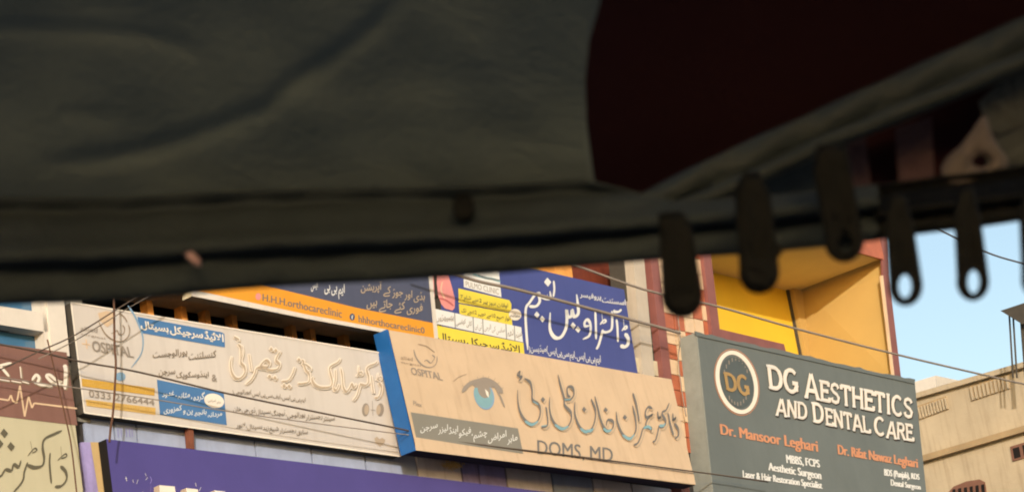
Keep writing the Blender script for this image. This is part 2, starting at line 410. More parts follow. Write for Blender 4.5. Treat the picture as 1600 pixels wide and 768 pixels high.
def mx(t, y): return (1024 + 77 * t) + (y - 366) * (.105 + 0.002 * t)
pat_i = 0
for r in range(14):
    cutsx = [0, .2, .41, .6, .79, 1]
    for c in range(5):
        y0, y1 = rowy[r] + 2 + 16 * cutsx[c], rowy[r + 1] + .8 + 16 * cutsx[c]
        a, b = cutsx[c] + .008, cutsx[c + 1] - .008
        m = 'orange tile' if pat[r][c] == 'o' else 'cream tile'
        MB().prism(Q(FP(-.015 + random.uniform(-.003, .003)), [(mx(a, y0), y0), (mx(b, y0), y0 + 3.2), (mx(b, y1), y1 + 3.2), (mx(a, y1), y1)]), -N * .02, m).build('tile', bb)
# recess
nb = -1.3
uL = uz(F0, 1112, 406)[0]; uR, zR = uz(F0, 1379, 427)
uB, zC = uz(FP(nb), 1243, 457)
zC = zC
MB().box(uL, uR - .12, nb - .2, nb, 3, zC, 'yellow paint').build('recess_wall', bb)
MB().box(uL - 2.6, uR + .03, nb - .2, .0, zC, zC + .3, 'ochre ceiling').build('balcony_ceiling', bb)
sw = [FP(-.002).at(1380, 392), FP(-.002).at(1399, 592), FP(-.002).at(1425, 800), FP(nb).at(1285, 800), FP(nb).at(1262, 600), FP(nb).at(1243, 440)]
MB().prism(sw, U * .03, 'ochre wall').build('side_wall', bb)
MB().box(uL - 2.6, uL - .002, nb - .2, nb, 3, zC, 'yellow paint').build('recess_wall', bb)
MB().prism(Q(FP(.03), [(1375, 330), (1385, 332), (1389, 430), (1408, 590), (1440, 850), (1428, 850), (1398, 588), (1380, 430)]), -N * .03, 'maroon paint').build('corner_edge', bb)
MB().prism(Q(FP(.034), [(1377.5, 430), (1380, 430), (1398, 588), (1396, 588)]), -N * .03, 'cream tile').build('corner_bead', bb)
MB().box(uR - 1.1, uR + .05, .001, .035, zC - .02, zC + .5, 'orange tile').build('fascia', bb)
MB().box(uL, uR + .05, -.2, -.003, zC + .31, zC + 3, 'cream tile').build('upper_front', bb)
u1 = uz(FP(nb), 1229, 458)[0]; u2 = uz(FP(nb), 1243, 458)[0]
MB().box(u1 + .03, u2 + .32, nb, nb + .09, 3, zC, 'ochre wall').build('corner_pilaster', bb)
MB().box(u1, u1 + .028, nb, nb + .03, 3, zC, 'dark plaster').build('pipe_groove', bb)
MB().prism(Q(FP(-.02), [(1118, 512), (1225, 537), (1229, 552), (1122, 528)]), -N * .12, 'maroon paint').build('parapet_cap', bb)
MB().box(uL, uR - .3, nb - 4, nb - .21, 0, zC + 3, 'ochre wall').build('rear_mass', bb)
MB().box(uL, uR - .3, -.3, -.1, 0, 7.2, 'grey plaster').build('lower_wall', bb)

# ------------------------------------------------------------ far beige building across the corner
Rb = Plane(U * 36, -U)
be = thing('beige_building', 'weathered beige flat roofed building standing beyond the yellow balcony', 'building', W(36, 6, 0))
def rq(pts, off=0.0): return [Rb.at(x, y, off) for x, y in pts]
MB().prism(rq([(1400, 624), (1760, 520), (1900, 900), (1440, 1000)]), U * 8, 'beige plaster').build('wall', be)
MB().prism(rq([(1400, 622), (1760, 518), (1761, 526), (1401, 630)], .12), U * .4, 'beige plaster').build('roof_coping', be)
MB().prism(rq([(1425, 715), (1760, 617), (1762, 626), (1427, 724)], .14), U * .12, 'beige shade').build('ledge', be)
for (x0, y0, x1, y1, x2, y2, x3, y3) in ((1432, 634, 1478, 618, 1482, 639, 1436, 656), (1513, 603, 1575, 584, 1578, 607, 1517, 627)):
    MB().prism(rq([(x0, y0), (x1, y1), (x2, y2), (x3, y3)], .012), U * .01, 'beige shade').build('vent_panel', be)
    sl_ = MB(); n = 10
    for i in range(n):
        t = (i + .25) / n; t2 = (i + .75) / n
        sl_.prism(rq([(x0 + (x1 - x0) * t, y0 + (y1 - y0) * t + 2), (x0 + (x1 - x0) * t2, y0 + (y1 - y0) * t2 + 2), (x3 + (x2 - x3) * t2, y3 + (y2 - y3) * t2 - 2), (x3 + (x2 - x3) * t, y3 + (y2 - y3) * t - 2)], .05), U * .04, 'beige plaster')
    s2 = sl_.build('vent_slats', be); s2['kind'] = 'stuff'
w1 = MB().prism(rq([(1578, 697), (1640, 678), (1644, 702), (1582, 720)], .03), U * .03, 'brick red').build('window', be)
MB().prism(rq([(1582, 700), (1592, 697), (1595, 713), (1585, 716)], .035), U * .003, 'dark room').prism(rq([(1597, 695), (1608, 692), (1611, 708), (1600, 711)], .035), U * .003, 'dark room').build('pane', w1)
w2 = MB().prism(rq([(1480, 770), (1490, 759), (1510, 751), (1530, 748), (1538, 752), (1550, 830), (1495, 845)], .03), U * .03, 'brick red').build('arched_window', be)
lv = MB()
for i in range(6): lv.prism(rq([(1488 + i * 9, 764 - i * 1.5), (1492 + i * 9, 763 - i * 1.5), (1496 + i * 9, 800), (1492 + i * 9, 801)], .05), U * .02, 'dark room')
lv.build('grille', w2)
MB().prism(rq([(1402, 604), (1462, 586), (1462, 606), (1404, 624)], -1.5), U * 2, 'white paint').build('roof_room', be)
ov = thing('roof_shelter', 'dark flat shelter on thin poles above the beige roof', 'shelter', W(36, 8, 12))
MB().prism(rq([(1563, 485), (1700, 440), (1705, 462), (1597, 506)], 1.0), U * 2.5, 'dark plaster').build('shelter_roof', ov)
for x, y0, x2, y1 in ((1577, 492, 1583, 590), (1583, 494, 1589, 590), (1597, 500, 1604, 590)):
    MB().tube([Rb.at(x, y0, .8), Rb.at(x2, y1, .8)], .018 if x < 1590 else .04, 'dark plaster', 6).build('pole', ov)

# ------------------------------------------------------------ signs
def board(name, label, cat, pl, quad, depth, m, mside, group='shop sign boards on the building front', frame=None):
    q = Q(pl, quad); base = (q[3] + q[2]) / 2
    t = thing(name, label, cat, base, group)
    MB().prism(q, -N * depth, m, mside).build('panel', t)
    return t

# A: heart clinic board at the far left
A = FP(.0)
sa = board('sign_board', 'brown over cream board with heartbeat line at the far left edge', 'sign', A, [(-260, 503), (104, 550), (134, 800), (-260, 760)], .09, 'pale vinyl', 'dark plaster')
mb = MB(); poly(mb, A, [(-260, 503), (104, 550), (121, 664), (-260, 618)], 'brown vinyl')
mb.build('brown_band', sa)
Z0 = (0, 540); Z0s = 3.368
mb = MB()
for p in ([(-100, 262), (0, 278), (45, 285), (57, 258), (68, 290), (88, 300), (105, 208), (130, 370), (150, 265), (168, 325), (180, 300), (405, 328)],):
    for i in range(len(p) - 1): stroke(mb, A, T([p[i], p[i + 1]], Z0, Z0s), 2.6, 'print pink' if 0 else 'cream tile', taper=False)
mb.build('heartbeat_line', sa)
mb = MB()
for m, g, of, dx in (('print brown', .8, .002, 1.5), ('print pale', .0, .006, 0)):
    for p, wd in (([(338, 98), (346, 130), (342, 228)], 6), ([(328, 188), (300, 182), (262, 152), (245, 160), (282, 195), (335, 205)], 4.5), ([(168, 180), (190, 152), (206, 168), (200, 196), (240, 206), (275, 210)], 4.5), ([(106, 108), (112, 168)], 5), ([(60, 88), (0, 104), (12, 118), (48, 160)], 4), ([(-20, 172), (50, 184)], 5), ([(60, 183), (112, 192)], 5), ([(116, 186), (152, 196)], 5), ([(180, 194), (272, 212)], 5)):
        stroke(mb, A, [(x + dx, y + dx) for x, y in T(p, Z0, Z0s)], wd, m, grow=g, off=of)
mb.build('lettering', sa)
mb = MB()
for p, wd in (([(318, 630), (345, 660), (350, 700), (325, 733), (288, 740)], 6), ([(320, 528), (325, 592)], 2.6), ([(322, 592), (350, 580), (345, 566), (325, 580), (303, 602)], 3), ([(264, 560), (261, 620), (270, 722)], 5.5),
              ([(326, 444), (285, 462), (235, 488), (224, 530), (232, 590), (222, 628), (180, 638), (140, 622)], 6.5), ([(146, 610), (128, 660), (118, 710), (70, 770)], 6), ([(160, 500), (172, 560)], 2.6), ([(170, 562), (194, 548), (180, 538), (145, 578)], 3),
              ([(110, 600), (98, 635), (72, 622), (60, 654), (28, 650), (5, 682), (-40, 700)], 6)):
    stroke(mb, A, T(p, Z0, Z0s), wd, 'print olive', nib=60, mn=.45)
for x, y in ((22, 458), (-2, 512), (58, 528)): diamond(mb, A, *T([(x, y)], Z0, Z0s)[0], 12, 'print olive')
mb.build('lettering', sa)

# B: long cream board
B = FP(.02)
bq = [(111, 472), (603, 552), (626, 712), (132, 644)]
sb = board('sign_board', 'long cream urology board with pale embossed name and yellow phone bars', 'sign', B, bq, .1, 'cream vinyl', 'dark plaster')  # dark side colour holds the shadow on the board's left end
mb = MB()
for a, b in zip(bq, bq[1:] + bq[:1]):
    cx, cy = 368, 595; k = .985
    stroke(mb, B, [a, b], 2.2, 'print pale', taper=False)
mb.build('edge_trim', sb)
mb = MB()       # logo, clinic name and ring
LO, LS = (110, 470), 5.9077
for p, wd, m in (([(262, 190), (290, 250), (330, 310), (400, 360), (470, 372), (530, 330), (548, 270), (535, 215)], 2.2, 'print brown'), ([(455, 110), (500, 150), (525, 195)], 1.8, 'print brown'),
                 ([(375, 298), (400, 290), (430, 270), (450, 305), (490, 300), (500, 250), (480, 220)], 2, 'print brown'),
                 ([(530, 40), (590, 130), (640, 240), (668, 330), (668, 430), (640, 510), (560, 615)], 3.0, 'print light blue')):
    stroke(mb, B, T(p, LO, LS), wd, m, nib=45, mn=.6)
poly(mb, B, T([(255, 110), (330, 90), (400, 100), (400, 200), (340, 240), (270, 180)], LO, LS), 'orange tile' if 0 else 'sand vinyl')
latin(mb, B, 'allied', T([(95, 230), (250, 250), (250, 290), (95, 270)], LO, LS), 'print mid grey', .01)
latin(mb, B, 'surgical', T([(95, 290), (320, 335), (320, 358), (95, 312)], LO, LS), 'print brown', 0)
poly(mb, B, T([(105, 385), (180, 395), (182, 408), (107, 398)], LO, LS), 'cream tile'); poly(mb, B, T([(138, 350), (150, 352), (160, 440), (148, 438)], LO, LS), 'cream tile')
latin(mb, B, 'OSPITAL', T([(200, 360), (560, 425), (585, 522), (205, 460)], LO, LS), 'print mid grey', .03)
mb.add(Q(B, T(ellipse(462, 695, 48, 40), LO, LS), .004), [tuple(range(28))], 'print light blue')
mb.build('hospital_logo', sb)
mb = MB(); HO, HS = (205, 480), 6.4
poly(mb, B, T([(62, 92), (905, 246), (932, 262), (938, 398), (110, 255), (75, 170)], HO, HS), 'print blue')
urdu(mb, B, 'الائیڈ سرجیکل ہسپتال', T([(85, 118), (922, 262), (928, 375), (100, 228)], HO, HS), 'print pale', .03, gap=.12)
mb.build('blue_header', sb)
mb = MB(); urdu(mb, B, 'کنسلٹنٹ یورالوجسٹ', T([(212, 392), (850, 425), (855, 545), (215, 500)], HO, HS), 'print brown2', .02, .14, gap=.12); mb.build('text_line', sb)
mb = MB(); urdu(mb, B, 'اینڈوسکوپک سرجن', T([(275, 560), (775, 640), (780, 745), (275, 700)], HO, HS), 'print brown2', .02, .14, gap=.12); mb.build('text_line', sb)
mb = MB(); latin(mb, B, '&', T([(805, 665), (855, 672), (858, 740), (808, 733)], HO, HS), 'print mid grey', .02); mb.build('text_line', sb)
SO, SS = (350, 590), 6.983
mb = MB(); urdu(mb, B, 'ایم بی بی ایس ، ایف سی پی ایس (یورالوجی)', T([(90, 95), (890, 200), (890, 290), (92, 190)], SO, SS), 'print brown2', .014, .14, gap=.1); mb.build('text_line', sb)
mb = MB(); urdu(mb, B, 'سینئر رجسٹرار یورالوجی ، ٹیچنگ ہسپتال ڈی جی خان', T([(100, 290), (1210, 400), (1210, 500), (100, 385)], SO, SS), 'print brown2', .014, .14, gap=.1); mb.build('text_line', sb)
mb = MB(); urdu(mb, B, 'سابق رجسٹرار شیخ زید ہسپتال ، لاہور', T([(135, 470), (915, 560), (915, 645), (135, 560)], SO, SS), 'print brown2', .014, .14, gap=.1); mb.build('text_line', sb)
# embossed pale name
mb = MB(); names = []
def C6(p): return T(p, (350, 510), 7.677)
def C7(p): return T(p, (470, 530), 6.4)
for p, k in ((C6([(165, 205), (200, 250), (205, 370), (205, 430), (245, 480), (250, 550), (200, 610), (140, 615), (95, 550), (78, 450), (92, 350)]), 1), (C6([(118, 118), (140, 128), (175, 150), (178, 180)]), .6), (C6([(298, 320), (312, 420), (330, 540)]), .8), (C6([(215, 220), (228, 300), (215, 380)]), .6),
             (C6([(680, 290), (640, 350), (625, 400), (665, 450), (640, 505), (560, 520), (500, 500)]), 1), (C6([(540, 480), (440, 470), (500, 400), (545, 440), (500, 500), (400, 490), (370, 560), (320, 640), (255, 692)]), 1),
             (C6([(850, 480), (825, 560), (770, 640), (690, 655)]), .9), (C6([(930, 395), (960, 420), (930, 460)]), .7), (C7([(20, 210), (50, 300), (85, 350), (80, 420), (10, 440), (-30, 440)]), .9), (C7([(40, 240), (100, 290), (70, 330)]), .6),
             (C7([(395, 185), (370, 225), (300, 265), (290, 310), (315, 420), (290, 470), (200, 478), (140, 450), (112, 395), (128, 370)]), 1), (C7([(345, 290), (345, 400), (330, 480), (355, 505), (385, 440)]), .9),
             (C7([(398, 275), (415, 360), (425, 470), (455, 520), (490, 480), (510, 440), (530, 480), (560, 440)]), .95),
             (C7([(768, 212), (745, 240), (680, 265), (660, 300), (678, 370), (675, 430), (640, 455), (590, 440)]), 1), (C7([(600, 430), (580, 500), (560, 560), (522, 612)]), .9), (C7([(575, 255), (580, 345), (615, 350), (600, 320), (552, 370)]), .6),
             (C7([(705, 355), (715, 450), (728, 540)]), .9), (C7([(780, 425), (805, 470), (800, 530), (775, 575), (740, 580)]), 1), (C7([(770, 330), (775, 400), (805, 395), (795, 370), (750, 410)]), .6)):
    names.append((p, k))
for m, g, of, dx, wd in (('print emboss', .2, .0, 2.2, 5.2), ('print pale', 1.1, .004, 0, 5.2), ('print emboss', -.5, .008, 0, 5.2)):
    for p, k in names: stroke(mb, B, [(x + dx, y + dx * .8) for x, y in p], wd * k, m, nib=60, mn=.55, grow=g, off=of)
    for x, y in C6([(567, 268), (622, 285), (548, 595), (612, 612), (722, 706), (782, 712), (900, 395)]): diamond(mb, B, x + dx, y + dx, 6.5, m, off=of, g=2 * g)
mb.build('name_lettering', sb)
for cx, s in ((648, 1), (795, -1)):      # kidney drawing, heart
    mb = MB()
    mb.add(Q(B, T(ellipse(cx, 700, 36, 66, 4), (470, 530), 6.4), .0042), [tuple(range(28))], 'print mid grey')
    mb.add(Q(B, T(ellipse(cx - 4 + 14 * s, 700, 22, 50, 4), (470, 530), 6.4), .0050), [tuple(range(28))], 'print emboss')
    mb.build('kidney_picture', sb)
mb = MB()
stroke(mb, B, T([(715, 610), (722, 760)], (470, 530), 6.4), 2, 'print mid grey')
stroke(mb, B, T([(700, 700), (745, 705)], (470, 530), 6.4), 2, 'print mid grey')
mb.add(Q(B, [(585, 684), (589, 681), (593, 685), (597, 683), (602, 686), (601, 691), (594, 697), (587, 691)], .0045), [tuple(range(8))], 'print emboss')
mb.build('medical_marks', sb)
mb = MB(); PO, PS = (120, 580), 8.53
poly(mb, B, T([(65, 90), (1040, 222), (1035, 320), (70, 195)], PO, PS), 'print mustard'); poly(mb, B, T([(118, 368), (1050, 480), (1050, 575), (130, 455)], PO, PS), 'print dull mustard')
latin(mb, B, '0333 2766444', T([(160, 240), (1030, 370), (1035, 452), (165, 335)], PO, PS), 'print mid grey', .02)
urdu(mb, B, 'ٹائم شام تا رات اتوار چھٹی رابطہ', T([(100, 110), (1020, 235), (1020, 300), (100, 180)], PO, PS), 'print dull mustard', .0, .1)
urdu(mb, B, 'برائے رابطہ نمبر 03338', T([(150, 385), (1030, 495), (1030, 555), (150, 445)], PO, PS), 'print mustard', .0, .1)
mb.build('phone_panel', sb)
mb = MB(); XO, XS = (235, 580), 7.677
poly(mb, B, T([(78, 95), (880, 258), (918, 640), (115, 515)], XO, XS), 'print blue')
urdu(mb, B, 'گردہ ، مثانہ ، غدود', T([(140, 200), (655, 240), (640, 380), (140, 310)], XO, XS), 'print white', .012, .25)
urdu(mb, B, 'مردانہ بانجھ پن و کمزوری', T([(160, 370), (860, 460), (860, 590), (160, 510)], XO, XS), 'print white', .014, .25)
mb.add(Q(B, T(ellipse(765, 348, 122, 84, 14), XO, XS), .0056), [tuple(range(28))], 'print pale')
urdu(mb, B, 'ماہر امراض', T([(690, 310), (845, 345), (845, 400), (690, 365)], XO, XS), 'print mid grey', .01, .2, off=.004)
mb.build('blue_box', sb)

# C: eye clinic board leaning back, with its blue painted end
k_ = (.30 - .14) / (6.55 - 7.65)
Cn = (N - Z * k_).normalized(); C = Plane(W(15, .14, 7.65), Cn)
cq = [(607, 515), (1049, 592), (1087, 757), (651, 703)]
sc_ = board('sign_board', 'sand coloured eye clinic board with a blue eye picture and blue end', 'sign', C, cq, .155, 'sand vinyl', 'shade black')
MB().prism([C.at(606.5, 514.5) , C.at(606.5, 514.5) - N * .165, C.at(650, 703.5) - N * .165, C.at(650, 703.5)], -U * .02, 'blue panel').build('end_panel', sc_)
mb = MB(); EO, ES = (620, 510), 5.486
for p, wd, m in (([(145, 195), (160, 250), (190, 300), (240, 340), (300, 345), (340, 310), (345, 250)], 2.4, 'print mid grey'), ([(180, 148), (250, 165), (300, 200), (325, 220)], 1.4, 'print brown'), ([(235, 298), (255, 285), (290, 310), (310, 290), (325, 260), (300, 240)], 2.2, 'print mid grey')):
    stroke(mb, C, T(p, EO, ES), wd, m, nib=45, mn=.5)
latin(mb, C, 'allied', T([(35, 248), (135, 262), (137, 292), (37, 278)], EO, ES), 'print brown', 0)
latin(mb, C, 'surgical', T([(38, 292), (205, 325), (205, 345), (38, 315)], EO, ES), 'print brown', 0)
latin(mb, C, 'OSPITAL', T([(118, 345), (375, 395), (395, 460), (125, 405)], EO, ES), 'print mid grey', .03)
latin(mb, C, 'Plex', T([(140, 630), (215, 650), (215, 688), (142, 670)], EO, ES), 'print mid grey', .01)
mb.build('hospital_logo', sc_)
mb = MB()
mb.add(Q(C, T(ellipse(748, 590, 84, 122, -18), EO, ES), .0042), [tuple(range(28))], 'print light blue')
mb.add(Q(C, T(ellipse(744, 585, 76, 112, -18), EO, ES), .0044), [tuple(range(28))], 'print cyan')
mb.add(Q(C, T(ellipse(748, 540, 52, 72, -18), EO, ES), .0047), [tuple(range(28))], 'print mid grey')
mb.add(Q(C, T([(650, 500), (700, 455), (760, 445), (820, 480), (850, 520), (790, 520), (720, 525), (670, 520)], EO, ES), .0049), [tuple(range(8))], 'print mid grey')
mb.add(Q(C, T([(755, 530), (785, 560), (790, 610), (768, 580)], EO, ES), .0052), [(0, 1, 2, 3)], 'print pale')
for p, wd in (([(560, 560), (600, 510), (640, 480), (700, 462), (760, 450), (830, 480), (880, 530), (905, 570)], 6.5), ([(835, 500), (880, 580), (925, 690)], 3), ([(640, 480), (620, 460)], 1.5), ([(700, 460), (690, 425)], 1.6), ([(740, 450), (740, 415)], 1.6), ([(780, 455), (790, 420)], 1.6), ([(820, 475), (845, 440)], 1.6), ([(850, 500), (880, 475)], 1.6), ([(880, 530), (915, 520)], 1.6), ([(895, 550), (915, 570)], 1.6), ([(590, 520), (560, 500)], 1.4), ([(480, 470), (540, 425), (600, 405)], .6)):
    stroke(mb, C, T(p, EO, ES), wd, 'print brown' if wd < 1.2 else 'print mid grey', off=.0015)
mb.build('eye_picture', sc_)
mb = MB()
def D2(p): return T(p, (790, 560), 5.907)
def D3(p): return T(p, (920, 590), 5.4875)
nm = [D2([(176, 180), (225, 215), (245, 290), (248, 375), (300, 415), (322, 480), (300, 565), (240, 600), (180, 565), (135, 490), (115, 400), (112, 285)]),
      D2([(372, 440), (385, 520), (385, 610), (330, 628)]), D2([(485, 145), (505, 235), (532, 330), (548, 372), (600, 372), (630, 330), (625, 280), (600, 255), (568, 270), (575, 335), (600, 350)]),
      D2([(545, 350), (545, 425), (600, 490), (605, 560), (575, 620), (520, 640), (460, 605), (420, 530), (405, 440), (408, 352)]),
      D2([(790, 370), (828, 470), (825, 560), (795, 640), (740, 668), (690, 635), (650, 550), (637, 470), (640, 395)]), D2([(122, 160), (112, 140), (130, 118), (128, 160), (150, 170), (120, 205)]),
      D3([(52, 155), (80, 270), (110, 380), (150, 445), (190, 445), (212, 400), (200, 365), (160, 362), (150, 410)]), D3([(375, 235), (402, 360), (400, 460), (350, 515), (290, 480), (247, 380), (235, 285)]),
      D3([(378, 128), (410, 240), (432, 375)]), D3([(545, 262), (510, 248), (485, 290), (495, 335), (545, 312), (505, 350), (490, 410), (535, 430), (532, 462)]), D3([(540, 440), (490, 420), (462, 440), (445, 500), (420, 555), (385, 575)]),
      D3([(690, 212), (665, 270), (628, 300), (660, 370), (640, 415), (600, 415)]), D3([(602, 405), (590, 470), (572, 530), (550, 547)]), D3([(590, 285), (598, 340), (618, 330), (590, 345)]),
      D3([(680, 300), (700, 400), (726, 492)]), D3([(735, 388), (765, 435), (768, 490), (738, 518)]), D3([(720, 300), (726, 360), (745, 340), (715, 362)])]
dots = D2([(345, 375), (725, 465)]) + D3([(145, 272), (310, 335)])
for m, g, of, dx in (('print emboss', 1.2, .0, 2.0), ('sand vinyl', 1.1, .004, 1.0), ('print grey', 0, .008, 0)):
    for p in nm: stroke(mb, C, [(x + dx, y + dx) for x, y in p], 5.0, m, nib=68, mn=.42, grow=g, off=of)
    for x, y in dots: diamond(mb, C, x + dx, y + dx, 7, m, off=of, g=g)
for p in (D2([(180, 572), (240, 607), (300, 575)]), D2([(455, 605), (520, 645), (580, 620)]), D2([(690, 640), (740, 673), (795, 648)]), D3([(290, 487), (350, 520), (392, 480)]), D3([(125, 430), (160, 455), (195, 440)]), D3([(-20, 450), (15, 452), (40, 430)]), D3([(470, 430), (510, 415), (535, 438)]), D3([(605, 408), (640, 405), (655, 385)]), D2([(330, 620), (380, 612)]), D2([(255, 392), (300, 420)]), D2([(545, 378), (600, 372)])):
    stroke(mb, C, p, 4.6, 'print cyan', nib=80, mn=.4, off=.012)
mb.build('name_lettering', sc_)
mb = MB()
latin(mb, C, 'DOMS, MD', T([(733, 555), (1125, 598), (1128, 682), (735, 640)], (620, 520), 3.338), 'print grey', .012)
mb.build('degree_lettering', sc_)
mb = MB(); GO, GS = (640, 630), 6.984
poly(mb, C, T([(12, 92), (1182, 268), (1240, 545), (72, 370)], GO, GS), 'print box grey')
urdu(mb, C, 'ماہر امراض چشم ، فیکو اینڈ لیزر سرجن', T([(118, 165), (1175, 300), (1180, 490), (118, 330)], GO, GS), 'print white', .008, .35, gap=.1)
mb.build('grey_box', sc_)
MB().prism(Q(C, [(648, 682), (818, 709), (1083, 736), (1087, 756), (650, 702.5)], .006), -Cn * .004, 'sand vinyl').build('bottom_flap', sc_)

# D: orange and navy orthopaedic board above
Dp = FP(.0)
sd_ = board('sign_board', 'navy and orange orthopaedic board above the dark gallery', 'sign', Dp, [(300, 340), (672, 400), (684, 531), (300, 462)], .12, 'navy vinyl', 'slab soffit')
mb = MB(); poly(mb, Dp, [(300, 421), (436, 451), (560, 481), (676, 504), (683, 531), (597, 517), (480, 495), (300, 458)], 'orange vinyl')
mb.build('orange_band', sd_)
MB().prism(Q(Dp, [(300, 452), (480, 491), (604, 514), (605, 520), (480, 497.5), (300, 462)], .01), -N * .009, 'white paint').build('edge_trim', sd_)
MB().prism(Q(Dp, [(668, 400), (673, 401), (685, 532), (680, 531)], .012), -N * .01, 'white paint').build('edge_trim', sd_)
KO, KS = (330, 440), 6.957
mb = MB(); mb.add(Q(Dp, T(ellipse(512, 160, 30, 38), KO, KS), .005), [tuple(range(28))], 'print pink'); mb.build('icon', sd_)
mb = MB(); latin(mb, Dp, 'H.H.H.orthocareclinic', T([(560, 130), (1420, 305), (1420, 390), (560, 205)], KO, KS), 'print grey', .02); mb.build('text_line', sd_)
mb = MB(); mb.add(Q(Dp, T(ellipse(470, 465, 28, 36), (480, 425), 6.677), .005), [tuple(range(28))], 'navy vinyl')
latin(mb, Dp, 'f', T([(462, 445), (480, 448), (480, 490), (462, 487)], (480, 425), 6.677), 'print white', .02); mb.build('icon', sd_)
mb = MB(); latin(mb, Dp, 'hhhorthocareclinic0', T([(535, 445), (1222, 575), (1225, 640), (540, 520)], (480, 425), 6.677), 'print grey', .02); mb.build('text_line', sd_)
JO, JS = (480, 425), 6.677
mb = MB(); urdu(mb, Dp, 'ہڈی اور جوڑ کے آپریشن', T([(560, 50), (1230, 185), (1225, 350), (560, 215)], JO, JS), 'print emboss', .01, .2); mb.build('text_line', sd_)
mb = MB(); urdu(mb, Dp, 'فوری کئے جاتے ہیں', T([(620, 235), (1205, 330), (1205, 465), (620, 400)], JO, JS), 'print emboss', .012, .2); mb.build('text_line', sd_)
mb = MB(); urdu(mb, Dp, 'ایم بی بی', T([(180, 70), (390, 120), (390, 290), (180, 260)], JO, JS), 'print white', .012, .2); mb.build('text_line', sd_)
mb = MB(); urdu(mb, Dp, 'ایس', T([(40, 60), (110, 75), (110, 215), (40, 200)], JO, JS), 'print white', .012, .2); mb.build('text_line', sd_)

# E: navy chest clinic board
Ep = FP(.0)
se_ = board('sign_board', 'navy chest clinic board with white calligraphy and yellow time strips', 'sign', Ep, [(685, 385), (975, 452), (998, 592), (692, 545)], .1, 'blue vinyl', 'dark plaster')
mb = MB(); YO, YS = (660, 410), 5.118
poly(mb, Ep, T([(325, 0), (608, 30), (632, 275), (332, 195)], YO, YS), 'print white')
stroke(mb, Ep, T([(400, 90), (500, 120), (560, 130), (625, 150)], YO, YS), 3.5, 'print cyan'); stroke(mb, Ep, T([(440, 95), (520, 125), (620, 140)], YO, YS), 2, 'print grey')
latin(mb, Ep, 'PULMO CLINIC', T([(345, 145), (610, 210), (612, 255), (348, 190)], YO, YS), 'print mid grey', .0)
mb.build('clinic_card', se_)
mb = MB()
poly(mb, Ep, T([(115, 60), (205, 90), (235, 190), (260, 290), (258, 360), (240, 382), (180, 365), (150, 330), (125, 260), (115, 160)], YO, YS), 'print pink')
stroke(mb, Ep, T([(135, 285), (190, 300), (250, 345)], YO, YS), 2.5, 'print dark pink'); stroke(mb, Ep, T([(160, 150), (150, 220), (180, 290)], YO, YS), 2, 'cream tile')
poly(mb, Ep, T([(72, 60), (88, 60), (98, 280), (84, 275)], YO, YS), 'print pink')
mb.build('arm_picture', se_)
mb = MB()
poly(mb, Ep, T([(288, 205), (695, 300), (712, 330), (710, 398), (290, 318)], YO, YS), 'print yellow')
poly(mb, Ep, T([(292, 328), (712, 405), (720, 500), (310, 418), (296, 400)], YO, YS), 'print yellow')
urdu(mb, Ep, 'اوقات بروز پیر 2 سے شام 7', T([(305, 245), (685, 325), (685, 385), (305, 305)], YO, YS), 'print olive', .01, .15)
urdu(mb, Ep, 'اتوار صبح 10 سے دوپہر 12 بجے تک', T([(310, 355), (705, 425), (708, 485), (315, 415)], YO, YS), 'print olive', .01, .15)
mb.build('time_strips', se_)
mb = MB(); mb.add(Q(Ep, T(ellipse(742, 415, 50, 46, 12), YO, YS), .0052), [tuple(range(28))], 'print pale')
urdu(mb, Ep, 'معائنہ', T([(705, 395), (780, 410), (780, 445), (705, 430)], YO, YS), 'print grey', .01, .1, off=.004)
mb.build('oval_badge', se_)
mb = MB(); e = [(100, 368), (790, 515), (805, 635), (112, 488)]
poly(mb, Ep, T(e, YO, YS), 'print white')
for x in (258, 405, 482, 668, 735):
    t = (x - 100) / 690; stroke(mb, Ep, T([(x, 368 + 147 * t), (x + 5, 488 + 147 * t)], YO, YS), 1.2, 'print grey', taper=False)
for s, x0, x1 in (('پھیپھڑوں', 108, 250), ('کالی کھانسی', 268, 395), ('ٹی بی', 418, 475), ('سانس کی الرجی', 492, 658), ('دمہ', 680, 728), ('سینہ', 745, 795)):
    t0 = (x0 - 100) / 690; t1 = (x1 - 100) / 690; urdu(mb, Ep, s, T([(x0, 395 + 147 * t0), (x1, 395 + 147 * t1), (x1 + 2, 470 + 147 * t1), (x0 + 2, 470 + 147 * t0)], YO, YS), 'print mid grey', .01, .2)
poly(mb, Ep, T([(112, 500), (808, 640), (820, 780), (120, 640)], YO, YS), 'print yellow')
urdu(mb, Ep, 'الائیڈ سرجیکل ہسپتال', T([(120, 548), (778, 655), (782, 745), (125, 640)], YO, YS), 'print dark', .025, gap=.15)
mb.build('ailment_table', se_)
mb = MB()
def A5(p): return T(p, (800, 420), 4.52)
